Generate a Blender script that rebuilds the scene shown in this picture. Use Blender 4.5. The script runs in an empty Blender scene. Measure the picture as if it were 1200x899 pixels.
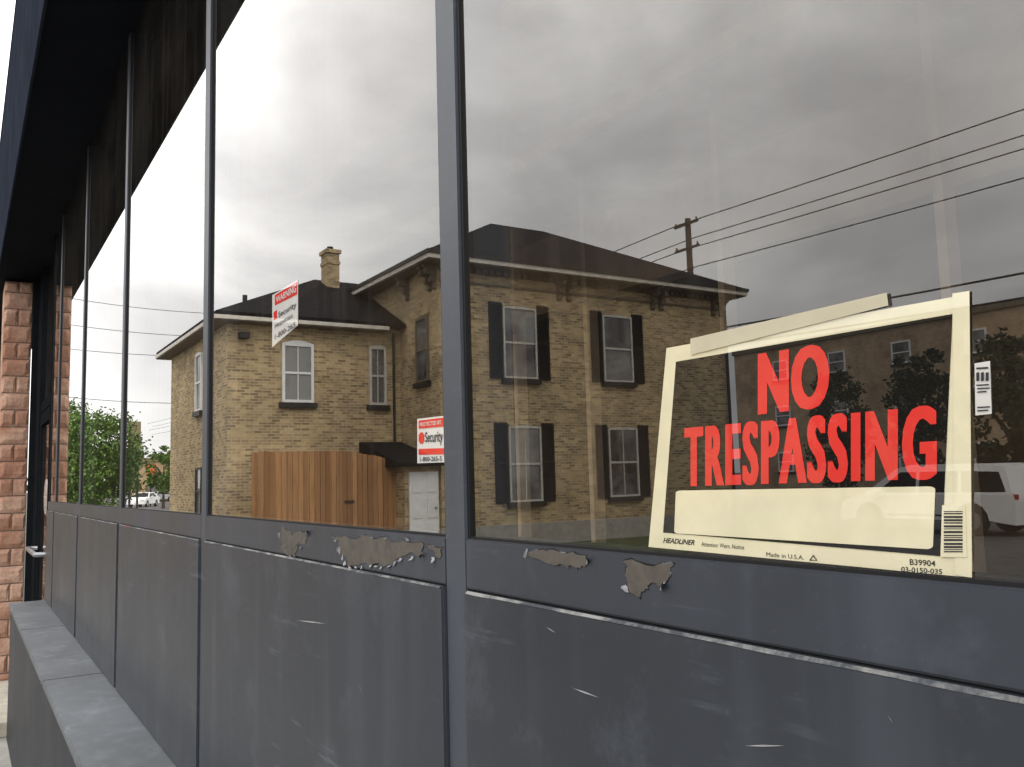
import bpy, bmesh, math, random
from mathutils import Vector, Matrix, noise
random.seed(7)
S = bpy.context.scene; C = S.collection
S.view_settings.view_transform = 'Standard'; S.view_settings.look = 'None'; S.view_settings.exposure = 0
R = math.radians
# ------------------------------------------------------------------ camera
FPX = 1030.0; CAM = Vector((0, -.55, 1.7))
A = R(32.1); P = R(6.15); T = R(1.6)
fh = Vector((-math.cos(A), math.sin(A), 0)); r0 = Vector((math.sin(A), math.cos(A), 0)); zz = Vector((0, 0, 1))
F = fh*math.cos(P)+zz*math.sin(P); u0 = -fh*math.sin(P)+zz*math.cos(P)
RT = r0*math.cos(T)-u0*math.sin(T); UP = u0*math.cos(T)+r0*math.sin(T)
cd = bpy.data.cameras.new('camera'); cam = bpy.data.objects.new('camera', cd); C.objects.link(cam)
m = Matrix.Identity(4)
for i in range(3):
    m[i][0] = RT[i]; m[i][1] = UP[i]; m[i][2] = -F[i]; m[i][3] = CAM[i]
cam.matrix_world = m; cd.sensor_width = 36; cd.lens = 36*FPX/1200; cd.clip_start = .02; cd.clip_end = 3000
S.camera = cam
def ray(px, py): return F+RT*((px-600)/FPX)+UP*(-(py-449.5)/FPX)
def onX(px, py, X): d = ray(px, py); return CAM+d*((X-CAM.x)/d.x)
def onY(px, py, Y): d = ray(px, py); return CAM+d*((Y-CAM.y)/d.y)
def onZ(px, py, Z): d = ray(px, py); return CAM+d*((Z-CAM.z)/d.z)
# ------------------------------------------------------------------ node helpers
def newmat(name):
    mt = bpy.data.materials.new(name); mt.use_nodes = True; nt = mt.node_tree
    for n in list(nt.nodes): nt.nodes.remove(n)
    out = nt.nodes.new('ShaderNodeOutputMaterial'); return mt, nt, out
def N(nt, t, **k):
    n = nt.nodes.new(t)
    for a, v in k.items(): setattr(n, a, v)
    return n
def L(nt, a, b): nt.links.new(a, b)
def math_(nt, op, a, b=None, c=None):
    n = N(nt, 'ShaderNodeMath', operation=op)
    for i, v in enumerate((a, b, c)):
        if v is None: continue
        if isinstance(v, (int, float)): n.inputs[i].default_value = v
        else: L(nt, v, n.inputs[i])
    return n.outputs[0]
def mixc(nt, f, a, b, bt='MIX'):
    n = N(nt, 'ShaderNodeMixRGB', blend_type=bt)
    for i, v in enumerate((f, a, b)):
        if isinstance(v, (int, float)): n.inputs[i].default_value = v
        elif isinstance(v, (tuple, list)): n.inputs[i].default_value = (*v[:3], 1)
        else: L(nt, v, n.inputs[i])
    return n.outputs[0]
def ramp(nt, f, stops):
    n = N(nt, 'ShaderNodeValToRGB'); e = n.color_ramp.elements
    while len(e) < len(stops): e.new(.5)
    for i, (p, c) in enumerate(stops):
        e[i].position = p; e[i].color = (*c, 1) if isinstance(c, tuple) else (c, c, c, 1)
    L(nt, f, n.inputs[0]); return n.outputs[0]
def pos(nt): return N(nt, 'ShaderNodeNewGeometry').outputs['Position']
def nz(nt, scale, detail=4, vec=None, sc3=None, rough=.55, dist=0):
    n = N(nt, 'ShaderNodeTexNoise'); n.inputs['Scale'].default_value = scale; n.inputs['Detail'].default_value = detail
    n.inputs['Roughness'].default_value = rough; n.inputs['Distortion'].default_value = dist
    v = vec if vec is not None else pos(nt)
    if sc3:
        mp = N(nt, 'ShaderNodeMapping'); mp.inputs['Scale'].default_value = sc3; L(nt, v, mp.inputs['Vector']); v = mp.outputs[0]
    L(nt, v, n.inputs['Vector']); return n.outputs['Fac']
def prin(nt, out, col, rough=.6, spec=.4, metal=0):
    b = N(nt, 'ShaderNodeBsdfPrincipled')
    if isinstance(col, tuple): b.inputs['Base Color'].default_value = (*col, 1)
    else: L(nt, col, b.inputs['Base Color'])
    if isinstance(rough, (int, float)): b.inputs['Roughness'].default_value = rough
    else: L(nt, rough, b.inputs['Roughness'])
    b.inputs['Specular IOR Level'].default_value = spec; b.inputs['Metallic'].default_value = metal
    L(nt, b.outputs[0], out.inputs[0]); return b
def bump(nt, b, h, st=.3, dist=.01):
    n = N(nt, 'ShaderNodeBump'); n.inputs['Strength'].default_value = st; n.inputs['Distance'].default_value = dist
    L(nt, h, n.inputs['Height']); L(nt, n.outputs[0], b.inputs['Normal'])
def mat(name, col, rough=.6, var=.2, scale=8, spec=.4, metal=0, bp=0, detail=5, coat=0):
    mt, nt, out = newmat(name)
    f = nz(nt, scale, detail)
    c = mixc(nt, ramp(nt, f, [(.3, 0.), (.7, 1.)]), tuple(v*(1-var) for v in col), tuple(min(1, v*(1+var)) for v in col))
    b = prin(nt, out, c, rough, spec, metal)
    if coat:
        b.inputs['Coat Weight'].default_value = 1; b.inputs['Coat Roughness'].default_value = 0; b.inputs['Coat IOR'].default_value = coat
    if bp: bump(nt, b, f, bp)
    return mt
def brickmat(name, c1, c2, mortar, bw=.22, bh=.072, ms=.012, rough=.85, dark=.5):
    mt, nt, out = newmat(name)
    g = N(nt, 'ShaderNodeNewGeometry'); sp = N(nt, 'ShaderNodeSeparateXYZ'); L(nt, g.outputs['Position'], sp.inputs[0])
    sn = N(nt, 'ShaderNodeSeparateXYZ'); L(nt, g.outputs['True Normal'], sn.inputs[0])
    u = math_(nt, 'ADD', math_(nt, 'MULTIPLY', sp.outputs[0], math_(nt, 'ABSOLUTE', sn.outputs[1])), math_(nt, 'MULTIPLY', sp.outputs[1], math_(nt, 'ABSOLUTE', sn.outputs[0])))
    cb = N(nt, 'ShaderNodeCombineXYZ'); L(nt, u, cb.inputs[0]); L(nt, sp.outputs[2], cb.inputs[1])
    br = N(nt, 'ShaderNodeTexBrick'); L(nt, cb.outputs[0], br.inputs['Vector'])
    br.inputs['Color1'].default_value = (*c1, 1); br.inputs['Color2'].default_value = (*c2, 1); br.inputs['Mortar'].default_value = (*mortar, 1)
    br.inputs['Scale'].default_value = 1; br.inputs['Brick Width'].default_value = bw; br.inputs['Row Height'].default_value = bh
    br.inputs['Mortar Size'].default_value = ms; br.inputs['Mortar Smooth'].default_value = 0; br.inputs['Bias'].default_value = -.1
    f = nz(nt, .9, 7, rough=.65); c = mixc(nt, ramp(nt, f, [(.3, dark), (.6, 1.)]), (0, 0, 0), br.outputs['Color'])
    f2 = nz(nt, 9, 3); c = mixc(nt, ramp(nt, f2, [(.35, .85), (.55, 1.)]), (.02, .012, .006), c)
    b = prin(nt, out, c, rough, .2); bump(nt, b, br.outputs['Fac'], -.4, .01); return mt
# ------------------------------------------------------------------ object helpers
W = {}
def org(p): return W.get(p.name, Vector((0, 0, 0))) if p else Vector((0, 0, 0))
def tag(o, label, cat, group=None):
    o['label'] = label; o['category'] = cat
    if group: o['group'] = group
    return o
def thing(name, label, cat, loc=(0, 0, 0), group=None, rz=0, local=False):
    o = bpy.data.objects.new(name, None); C.objects.link(o); o.location = loc; o.rotation_euler.z = rz; o.empty_display_size = .2
    W[o.name] = Vector((0, 0, 0)) if local else Vector(loc); return tag(o, label, cat, group)
class MB:
    def __init__(s, mir=False): s.v = []; s.f = []; s.mir = mir
    def add(s, vs, fs):
        k = len(s.v); s.v += [Vector(v) for v in vs]; s.f += [[i+k for i in f] for f in fs]; return s
    def quad(s, *p): return s.add(p, [list(range(len(p)))])
    def box(s, x0, x1, y0, y1, z0, z1):
        return s.add([(x, y, z) for x in (x0, x1) for y in (y0, y1) for z in (z0, z1)], [(0, 1, 3, 2), (4, 6, 7, 5), (0, 4, 5, 1), (2, 3, 7, 6), (0, 2, 6, 4), (1, 5, 7, 3)])
    def prism(s, poly, f0, f1):
        n = len(poly); a = [f0(*p) for p in poly]; b = [f1(*p) for p in poly]
        return s.add(a+b, [list(range(n)), list(range(2*n-1, n-1, -1))]+[(i, i+n, (i+1) % n+n, (i+1) % n) for i in range(n)])
    def tube(s, pts, r, n=8, r1=None):
        pts = [Vector(p) for p in pts]; k = len(s.v); m_ = len(pts)
        for i, p in enumerate(pts):
            d = (pts[min(i+1, m_-1)]-pts[max(i-1, 0)]).normalized()
            a = d.orthogonal().normalized() if abs(d.z) > .9 else d.cross(zz).normalized(); b = d.cross(a)
            rr = r if r1 is None else r+(r1-r)*i/(m_-1)
            for j in range(n):
                t = 2*math.pi*j/n; s.v.append(p+a*rr*math.cos(t)+b*rr*math.sin(t))
        for i in range(m_-1):
            for j in range(n): s.f.append([k+i*n+j, k+i*n+(j+1) % n, k+(i+1)*n+(j+1) % n, k+(i+1)*n+j])
        s.f.append([k+j for j in range(n)]); s.f.append([k+(m_-1)*n+j for j in range(n)]); return s
    def build(s, name, mt, parent=None, label=None, bevel=0, fixn=True, smooth=False):
        o = org(parent); me = bpy.data.meshes.new(name)
        vs = [Vector((v.x, -v.y if s.mir else v.y, v.z))-o for v in s.v]
        me.from_pydata(vs, [], s.f)
        if fixn:
            bm = bmesh.new(); bm.from_mesh(me); bmesh.ops.recalc_face_normals(bm, faces=bm.faces)
            if bevel: bmesh.ops.bevel(bm, geom=[e for e in bm.edges], offset=bevel, segments=2, affect='EDGES', clamp_overlap=True)
            bm.to_mesh(me); bm.free()
        if smooth: me.polygons.foreach_set('use_smooth', [True]*len(me.polygons))
        me.materials.append(mt); ob = bpy.data.objects.new(name, me); C.objects.link(ob)
        if parent: ob.parent = parent; W[ob.name] = o
        if label: ob['label'] = label
        return ob
def struct(ob): ob['kind'] = 'structure'; return ob
# ------------------------------------------------------------------ materials
def paint(name, col, scuff=.5, rough=.42, spec=.45):
    mt, nt, out = newmat(name)
    a = nz(nt, 1.6, 6, rough=.6); s_ = nz(nt, 1, 5, sc3=(14, 14, .9)); f = nz(nt, 60, 3)
    sp = nz(nt, 5, 8, rough=.75); sp2 = nz(nt, 1, 6, sc3=(3, 3, 40), rough=.7); big = nz(nt, 2.2, 3, sc3=(1.6, 1, .6)); pt = nz(nt, 70, 4, rough=.7)
    c = mixc(nt, ramp(nt, a, [(.3, 0.), (.7, 1.)]), tuple(v*.76 for v in col), tuple(v*1.16 for v in col))
    c = mixc(nt, math_(nt, 'MULTIPLY', ramp(nt, s_, [(.5, 0.), (.75, 1.)]), scuff*.35), c, tuple(v*2.0+.008 for v in col))
    c = mixc(nt, math_(nt, 'MULTIPLY', ramp(nt, sp, [(.54, 0.), (.76, 1.)]), scuff*.7), c, tuple(v*2.1+.014 for v in col))
    c = mixc(nt, math_(nt, 'MULTIPLY', math_(nt, 'MULTIPLY', ramp(nt, sp2, [(.58, 0.), (.66, 1.)]), ramp(nt, big, [(.48, 0.), (.6, 1.)])), scuff*.6), c, tuple(v*2.6+.02 for v in col))
    c = mixc(nt, math_(nt, 'MULTIPLY', ramp(nt, pt, [(.66, 0.), (.74, 1.)]), scuff*.5), c, tuple(v*2.2+.02 for v in col))
    rr = math_(nt, 'ADD', math_(nt, 'MULTIPLY', a, .34), rough-.14)
    b = prin(nt, out, c, rr, spec); bump(nt, b, f, .06, .003); return mt
m_frame = paint('frame_paint', (.056, .064, .078), .4, .4)
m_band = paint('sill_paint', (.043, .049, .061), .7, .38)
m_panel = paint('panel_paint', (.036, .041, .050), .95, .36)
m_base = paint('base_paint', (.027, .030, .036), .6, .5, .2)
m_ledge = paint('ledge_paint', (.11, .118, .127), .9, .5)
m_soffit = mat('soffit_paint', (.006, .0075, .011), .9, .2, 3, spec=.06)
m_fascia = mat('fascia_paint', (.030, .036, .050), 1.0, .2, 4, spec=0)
m_gasket = mat('gasket', (.004, .004, .005), .6)
m_black = mat('black_metal', (.013, .014, .016), 1.0, spec=0)
m_steel = mat('steel', (.35, .35, .36), .35, .1, 30, metal=1)
m_primer = mat('bare_primer', (.092, .080, .066), .85, .2, 60, bp=.06)
m_flake = paint('paint_flake', (.022, .025, .030), .4, .5)
m_flakeback = mat('flake_back', (.26, .265, .27), .8, .35, 120)
m_edge, nt, out = newmat('chip_and_shadow_edge')
c = mixc(nt, ramp(nt, nz(nt, 40, 2), [(.5, 0.), (.6, 1.)]), (.004, .004, .005), (.20, .205, .21)); prin(nt, out, c, .8)  # near-black tone is painted shadow at the paint step, pale tone is chipped paint
m_worn, nt, out = newmat('worn_edge')
f = nz(nt, 9, 8, rough=.75); f2 = nz(nt, 4, 2)
c = mixc(nt, ramp(nt, f, [(.46, 0.), (.6, 1.)]), (.045, .05, .058), (.26, .255, .24)); c = mixc(nt, ramp(nt, f2, [(.66, 0.), (.69, 1.)]), c, (.22, .03, .03)); prin(nt, out, c, .7)
m_scratch = mat('scratch', (.28, .28, .28), .7, .3, 60)
def glass(name, tint, ior0=1.74, dirt=1.0):
    mt, nt, out = newmat(name)
    g = N(nt, 'ShaderNodeNewGeometry'); ior = math_(nt, 'ADD', math_(nt, 'MULTIPLY', g.outputs['Backfacing'], 1/ior0-ior0), ior0)
    fr = N(nt, 'ShaderNodeFresnel'); L(nt, ior, fr.inputs[0]); r_ = fr.outputs[0]
    tot = math_(nt, 'DIVIDE', math_(nt, 'MULTIPLY', r_, 2.0), math_(nt, 'ADD', r_, 1.0))
    tr = N(nt, 'ShaderNodeBsdfTransparent'); tr.inputs[0].default_value = (*tint, 1)
    gl = N(nt, 'ShaderNodeBsdfGlossy'); gl.inputs['Roughness'].default_value = 0; gl.inputs['Color'].default_value = (1, .98, .95, 1)
    mx = N(nt, 'ShaderNodeMixShader'); L(nt, tot, mx.inputs[0]); L(nt, tr.outputs[0], mx.inputs[1]); L(nt, gl.outputs[0], mx.inputs[2])
    df = N(nt, 'ShaderNodeBsdfDiffuse'); df.inputs[0].default_value = (.62, .52, .41, 1)
    st = nz(nt, 1, 5, sc3=(26, 26, .35)); sp = nz(nt, 3, 8, rough=.7)
    d = math_(nt, 'MULTIPLY', math_(nt, 'ADD', ramp(nt, st, [(.5, 0.), (.75, 1.)]), ramp(nt, sp, [(.45, .25), (.75, 1.)])), .028*dirt)
    m2 = N(nt, 'ShaderNodeMixShader'); L(nt, d, m2.inputs[0]); L(nt, mx.outputs[0], m2.inputs[1]); L(nt, df.outputs[0], m2.inputs[2])
    L(nt, m2.outputs[0], out.inputs[0]); return mt
m_glass = glass('window_glass', (.86, .83, .78))
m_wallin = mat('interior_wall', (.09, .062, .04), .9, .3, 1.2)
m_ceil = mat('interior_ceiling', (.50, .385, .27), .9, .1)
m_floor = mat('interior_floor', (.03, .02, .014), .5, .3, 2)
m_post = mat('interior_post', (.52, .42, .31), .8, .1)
m_conc = mat('concrete', (.30, .285, .255), .9, .2, 6, bp=.2)
m_step = mat('step_concrete', (.42, .38, .31), .9, .2, 9, bp=.2)
m_asph = mat('asphalt', (.05, .05, .05), .9, .3, 14, bp=.3)
m_asph2 = mat('asphalt_old', (.075, .072, .068), .9, .35, 3, bp=.3)
m_lawn = mat('lawn', (.055, .075, .025), .95, .45, 5, bp=.5)
m_brick = brickmat('buff_brick', (.62, .455, .22), (.20, .13, .06), (.54, .46, .34), bw=.23, bh=.076, ms=.010, dark=.65)
m_brick2 = brickmat('brown_brick', (.58, .41, .25), (.48, .33, .20), (.45, .36, .28), .3, .1, .01)
m_roof = mat('shingles', (.007, .007, .009), .95, .6, 22, spec=.1, bp=.4)
m_trim = mat('cream_trim', (.62, .58, .50), .6, .12, 5)
m_white = mat('white_paint', (.78, .78, .76), .5, .06, 5)
m_wtrim = mat('window_trim', (.50, .48, .43), .6, .12, 5)
m_shut = mat('black_shutter', (.004, .005, .006), .6, .2, 20, spec=.2)
m_brkt = mat('bracket_paint', (.15, .12, .085), .7, .3, 10)
m_pane, nt, out = newmat('house_pane')
prin(nt, out, mixc(nt, ramp(nt, nz(nt, .8, 3), [(.4, 0.), (.6, 1.)]), (.015, .015, .017), (.20, .20, .19)), .04, .7)
m_dark = mat('dark_void', (.010, .009, .008), .5)
m_wood, nt, out = newmat('cedar')
ps = pos(nt); sp = N(nt, 'ShaderNodeSeparateXYZ'); L(nt, ps, sp.inputs[0])
wn = N(nt, 'ShaderNodeTexWhiteNoise', noise_dimensions='1D'); L(nt, math_(nt, 'FLOOR', math_(nt, 'DIVIDE', math_(nt, 'ADD', sp.outputs[0], sp.outputs[1]), .14)), wn.inputs['W'])
c = mixc(nt, wn.outputs['Value'], (.25, .12, .05), (.50, .27, .12)); c = mixc(nt, ramp(nt, nz(nt, 1, 5, sc3=(20, 20, 1.5)), [(.4, 0.), (.75, .6)]), c, (.19, .095, .04)); prin(nt, out, c, .8, .2)
m_rock, nt, out = newmat('split_face_block')
wn = nz(nt, 3.5, 2); c = mixc(nt, ramp(nt, wn, [(.35, 0.), (.65, 1.)]), (.42, .22, .145), (.62, .41, .30)); c = mixc(nt, ramp(nt, nz(nt, 40, 4), [(.4, .0), (.7, .4)]), c, (.24, .12, .085))
b = prin(nt, out, c, .95, .15); bump(nt, b, nz(nt, 35, 6), .6, .012)
m_mortar = mat('block_mortar', (.2, .14, .11), .95)
CI = 1.85
m_cream = mat('sign_card', (.70, .64, .44), .55, .08, 20, coat=CI, spec=0)
m_card = mat('white_card', (.66, .64, .60), .5, .05, coat=CI, spec=0)
m_tape, nt, out = newmat('masking_tape')
df = N(nt, 'ShaderNodeBsdfDiffuse'); L(nt, mixc(nt, nz(nt, 25, 4), (.58, .52, .37), (.76, .70, .53)), df.inputs[0]); tr = N(nt, 'ShaderNodeBsdfTransparent'); mx = N(nt, 'ShaderNodeMixShader'); mx.inputs[0].default_value = .68
L(nt, tr.outputs[0], mx.inputs[1]); L(nt, df.outputs[0], mx.inputs[2]); L(nt, mx.outputs[0], out.inputs[0])
m_signblk = mat('sign_black', (.010, .009, .008), .4, .2, 10, coat=CI, spec=0)
m_red = mat('sign_red', (.66, .045, .035), .5, .08, 10, coat=1.7, spec=0)
m_ink = mat('ink', (.02, .02, .02), .6)
m_orange = mat('orange_sign', (.60, .16, .03), .6)
m_bark = mat('bark', (.06, .045, .03), .9, .3, 10)
def leafmat(name, c1, c2):
    mt, nt, out = newmat(name); c = mixc(nt, ramp(nt, nz(nt, 1.3, 4), [(.35, 0.), (.65, 1.)]), c1, c2); prin(nt, out, c, .7, .2); return mt
m_leaf = leafmat('leaf_green', (.05, .105, .02), (.14, .23, .05))
m_leafd = leafmat('leaf_dark', (.012, .022, .008), (.035, .055, .02))
m_tyre = mat('tyre', (.012, .012, .012), .8); m_rim = mat('rim', (.4, .4, .42), .35, metal=.8)
m_cglass = mat('car_glass', (.006, .007, .008), .3, .1, spec=.12)
m_carw = mat('car_white', (.86, .86, .85), .25, .02); m_cars = mat('car_silver', (.45, .46, .48), .3, .02, metal=.4); m_card_ = mat('car_dark', (.03, .035, .05), .25, .1)
m_lamp = mat('lamp_lens', (.7, .7, .66), .15); m_tail = mat('tail_lens', (.35, .02, .02), .2)
m_pole = mat('pole_wood', (.09, .07, .055), .9, .3, 5); m_wire = mat('wire', (.012, .012, .012), .6)
m_yel = mat('ochre_sign', (.22, .18, .09), .6); m_tan = mat('tan_wall', (.40, .28, .16), .8)
# ------------------------------------------------------------------ shop front
PF = .014
ZS = onY(548, 632, -.008).z; ZB = onY(549, 694, -PF).z; ZL = onY(137, 811, -PF).z; ZT = 3.61; PO = .325
MX = [.41, -1.012, -2.40, -3.83, -5.26, -6.68]; MW = .027; XE = -7.25
shop = thing('shop_front', 'dark grey painted shop front with tall window bays, peeling sill and metal lower panels', 'shop front', (-3, 0, 0))
for i, x in enumerate(MX):
    MB().box(x-MW, x+MW, -.008, .07, ZL, ZT).build('mullion', m_frame, shop, bevel=.0015)
xs = [2.2]+MX+[XE]
for i in range(len(xs)-1):
    x1 = xs[i]-(MW if i > 0 else 0); x0 = xs[i+1]+(MW if i < len(xs)-2 else 0)
    MB().quad((x0, 0, ZS-.02), (x1, 0, ZS-.02), (x1, 0, ZT), (x0, 0, ZT)).build('window_pane', m_glass, shop, fixn=False)
    g_ = MB(); g_.box(x0, x0+.006, -.004, .01, ZS, ZT).box(x1-.006, x1, -.0045, .01, ZS, ZT).box(x0+.006, x1-.006, -.0042, .01, ZS, ZS+.003)
    g_.build('gasket', m_gasket, shop)
    MB().box(x0, x1, -.008, .06, ZB+.002, ZS).build('sill_rail', m_band, shop, bevel=.002)
    MB().box(x0+.0012, x1-.0012, -PF, .03, ZL+.002, ZB).build('lower_panel', m_panel, shop, bevel=.0025)
    w_ = MB(); n = max(4, int((x1-x0)/.02))
    for k in range(n):
        a = x0+.008+(x1-x0-.016)*k/n; b_ = x0+.008+(x1-x0-.016)*(k+1)/n
        hf = lambda q: .0004+.0022*max(0, noise.noise(Vector((q*11, 3.1, i)))+.05)
        w_.quad((a, -PF-.0004, ZB-.0016-hf(a)), (b_, -PF-.0004, ZB-.0016-hf(b_)), (b_, -PF+.0028, ZB+.0005), (a, -PF+.0028, ZB+.0005))
    w_.build('worn_edge', m_worn, shop, fixn=False)
    MB().box(x0, x1, -.003, .02, ZL, ZB+.001).build('backing_strip', m_gasket, shop)
lx = [2.2, -.9, -2.55, -4.2, -5.8, XE]
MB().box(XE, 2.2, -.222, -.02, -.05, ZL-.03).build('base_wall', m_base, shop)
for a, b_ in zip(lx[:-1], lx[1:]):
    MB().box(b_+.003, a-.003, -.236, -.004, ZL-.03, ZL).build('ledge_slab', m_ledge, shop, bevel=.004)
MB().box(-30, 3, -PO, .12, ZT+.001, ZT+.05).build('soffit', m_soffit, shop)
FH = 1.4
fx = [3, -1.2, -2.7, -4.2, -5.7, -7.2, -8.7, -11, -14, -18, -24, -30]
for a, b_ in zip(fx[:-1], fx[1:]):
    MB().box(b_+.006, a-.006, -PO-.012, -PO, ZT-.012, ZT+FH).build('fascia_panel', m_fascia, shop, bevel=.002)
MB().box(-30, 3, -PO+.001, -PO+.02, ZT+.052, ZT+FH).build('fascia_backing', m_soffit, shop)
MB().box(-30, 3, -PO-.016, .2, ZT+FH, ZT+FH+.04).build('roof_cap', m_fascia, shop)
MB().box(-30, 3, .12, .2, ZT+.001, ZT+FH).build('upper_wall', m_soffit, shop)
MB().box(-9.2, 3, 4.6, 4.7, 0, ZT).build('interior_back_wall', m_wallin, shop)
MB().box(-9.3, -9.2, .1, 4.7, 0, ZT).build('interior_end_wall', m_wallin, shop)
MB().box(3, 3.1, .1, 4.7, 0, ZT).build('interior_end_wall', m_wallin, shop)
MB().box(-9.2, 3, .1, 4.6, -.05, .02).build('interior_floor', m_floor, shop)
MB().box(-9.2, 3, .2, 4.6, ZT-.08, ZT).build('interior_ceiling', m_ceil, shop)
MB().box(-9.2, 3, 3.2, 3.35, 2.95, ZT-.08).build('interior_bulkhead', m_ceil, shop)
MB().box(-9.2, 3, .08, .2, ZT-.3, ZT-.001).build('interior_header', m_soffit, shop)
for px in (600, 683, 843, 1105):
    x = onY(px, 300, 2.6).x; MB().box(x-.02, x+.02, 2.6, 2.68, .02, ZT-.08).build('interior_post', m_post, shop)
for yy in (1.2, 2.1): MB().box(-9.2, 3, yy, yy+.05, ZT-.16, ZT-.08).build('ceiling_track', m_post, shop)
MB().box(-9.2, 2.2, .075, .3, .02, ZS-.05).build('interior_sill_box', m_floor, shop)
MB().box(XE-.06, XE, -.01, .1, 0, ZT).build('door_jamb', m_black, shop); MB().box(-8.42, -8.34, -.01, .1, 0, ZT).build('door_jamb', m_black, shop)
MB().box(-8.34, XE-.06, .0, .08, 2.35, 2.43).build('door_transom', m_black, shop)
MB().quad((-8.34, .03, 2.43), (XE-.06, .03, 2.43), (XE-.06, .03, ZT), (-8.34, .03, ZT)).build('transom_pane', m_glass, shop, fixn=False)
MB().box(-8.9, -8.42, .0, .08, 0, ZT).build('side_panel', m_black, shop)
MB().box(-8.96, -8.902, -.045, .1, 0, ZT-.002).build('corner_trim', m_black, shop)
a, b_ = -8.33, XE-.07
dr = MB().box(a, a+.09, .0, .045, .03, 2.34).box(b_-.09, b_, .0, .045, .03, 2.34).box(a+.09, b_-.09, .0, .045, .03, .25).box(a+.09, b_-.09, .0, .045, 2.24, 2.34).build('door', m_black, shop)
MB().quad((a+.09, .02, .25), (b_-.09, .02, .25), (b_-.09, .02, 2.24), (a+.09, .02, 2.24)).build('door_pane', m_glass, dr, fixn=False)
MB().tube([(a+.06, 0, 1.24), (a+.06, -.07, 1.24), (b_-.06, -.07, 1.24), (b_-.06, 0, 1.24)], .018).build('push_bar', m_steel, dr)
MB().prism([(math.cos(t*.6283)*.16, math.sin(t*.6283)*.14) for t in range(10)], lambda p, q: (-7.75+p, .011, 1.66+q), lambda p, q: (-7.75+p, .016, 1.66+q)).build('door_decal', m_card, dr)
# peeling paint
def blob(pts, sub=5, amp=3.0, seed=0):
    out = []; n = len(pts)
    for i in range(n):
        x0, y0 = pts[i]; x1, y1 = pts[(i+1) % n]
        for k in range(sub):
            t = k/sub; x = x0+(x1-x0)*t; y = y0+(y1-y0)*t
            out.append((x+amp*noise.noise(Vector((x*.13, y*.13, seed)))+amp*.4*noise.noise(Vector((x*.5, y*.5, seed))), y+amp*noise.noise(Vector((x*.13, y*.13, seed+9)))+amp*.4*noise.noise(Vector((x*.5, y*.5, seed+5)))))
    return out
def flake(p, d, w, ln, curl, parent):
    d = Vector((d[0], 0, d[1])).normalized(); s_ = Vector((d.z, 0, -d.x)); k = 7; A_ = []; B_ = []
    sk = random.uniform(-.6, .6)
    for i in range(k+1):
        t = i/k; an = curl*t; c_ = p+d*(ln*math.sin(an)/curl)+Vector((0, -1, 0))*(ln*(1-math.cos(an))/curl)
        nrm = (Vector((0, -1, 0))*math.cos(an)-d*math.sin(an))*.0003
        ww = w*(1-.75*t**1.5)*(1+.3*random.uniform(-1, 1)); off = s_*(sk*t+random.uniform(-.1, .1))*w
        l, r = c_+off-s_*ww/2, c_+off+s_*ww/2; A_ += [l+nrm, r+nrm]; B_ += [l, r]
    n = len(A_); fs = [(2*i, 2*i+1, 2*i+3, 2*i+2) for i in range(k)]
    ob = MB().add(A_+B_, fs+[tuple(q+n for q in f_) for f_ in fs]).build('paint_flake', m_flakeback, parent, fixn=False, smooth=True)
    ob.data.materials.append(m_flake)
    for i in range(k): ob.data.polygons[k+i].material_index = 1
patches = [[(326, 622), (362, 624), (357, 637), (350, 640), (347, 652), (335, 650), (331, 640)],
           [(390, 630), (420, 627), (470, 633), (497, 637), (494, 650), (470, 652), (452, 664), (430, 660), (410, 664), (398, 648)],
           [(500, 640), (517, 640), (517, 653), (508, 652)],
           [(616, 646), (640, 645), (688, 652), (690, 660), (676, 668), (660, 662), (640, 660), (625, 656)],
           [(733, 657), (790, 660), (788, 672), (775, 686), (757, 688), (752, 701), (735, 694), (736, 676)]]
fkpx = [[(328, 628, .8, -.4), (334, 640, .5, -.8), (340, 651, .1, 1), (352, 642, -.4, .9), (361, 626, -.9, .2)],
        [(394, 634, .8, -.6), (399, 646, .8, -.2), (402, 652, .8, .2), (405, 658, .6, .6), (410, 664, .2, 1), (417, 664, .2, 1), (424, 663, .1, 1), (434, 662, -.2, 1), (441, 663, .1, 1), (447, 664, .2, 1), (456, 663, -.3, 1), (463, 658, -.3, 1), (470, 654, 0, 1), (484, 652, .3, 1), (494, 650, -.7, .6), (478, 634, .1, -1), (452, 632, .2, -1)],
        [(508, 653, .1, 1)], [(618, 648, .8, -.4), (688, 657, -.9, .3)], [(736, 690, .9, .3), (776, 686, -.7, .7)]]
for q, pt in enumerate(patches):
    w3 = [onY(x, y, -.0088) for x, y in blob(pt, 9, 6, q*3.3)]
    pp = MB().quad(*w3).build('peeled_patch', m_primer, shop, label='bare brown patch where sill paint has peeled off', fixn=False)
    cen = sum(w3, Vector())/len(w3)
    w4 = [v+(v-cen).normalized()*random.uniform(.0004, .0018)+Vector((0, 0, .0004)) for v in w3]
    MB().quad(*[Vector((v.x, -.0084, v.z)) for v in w4]).build('paint_edge_shadow', m_edge, pp, fixn=False)  # rim around the patch, coloured as edge shadow with pale chips
    for (px, py, dx, dz) in fkpx[q]:
        flake(onY(px, py, -.0092), (-dx, -dz), random.uniform(.005, .013), random.uniform(.004, .010), random.uniform(.9, 2.4), pp)
for (xa, ya, xb, yb, w_) in ((348, 727, 382, 731, 1.0), (670, 806, 703, 818, 1.1), (872, 874, 920, 874, 1.3), (640, 735, 652, 742, .6), (420, 800, 424, 812, .6), (1040, 838, 1047, 848, .6)):
    MB().quad(*[onY(x, y, -PF-.0006) for x, y in ((xa, ya), ((xa+xb)/2, (ya+yb)/2-w_), (xb, yb), ((xa+xb)/2, (ya+yb)/2+w_))]).build('paint_scratch', m_scratch, shop, fixn=False)
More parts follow.
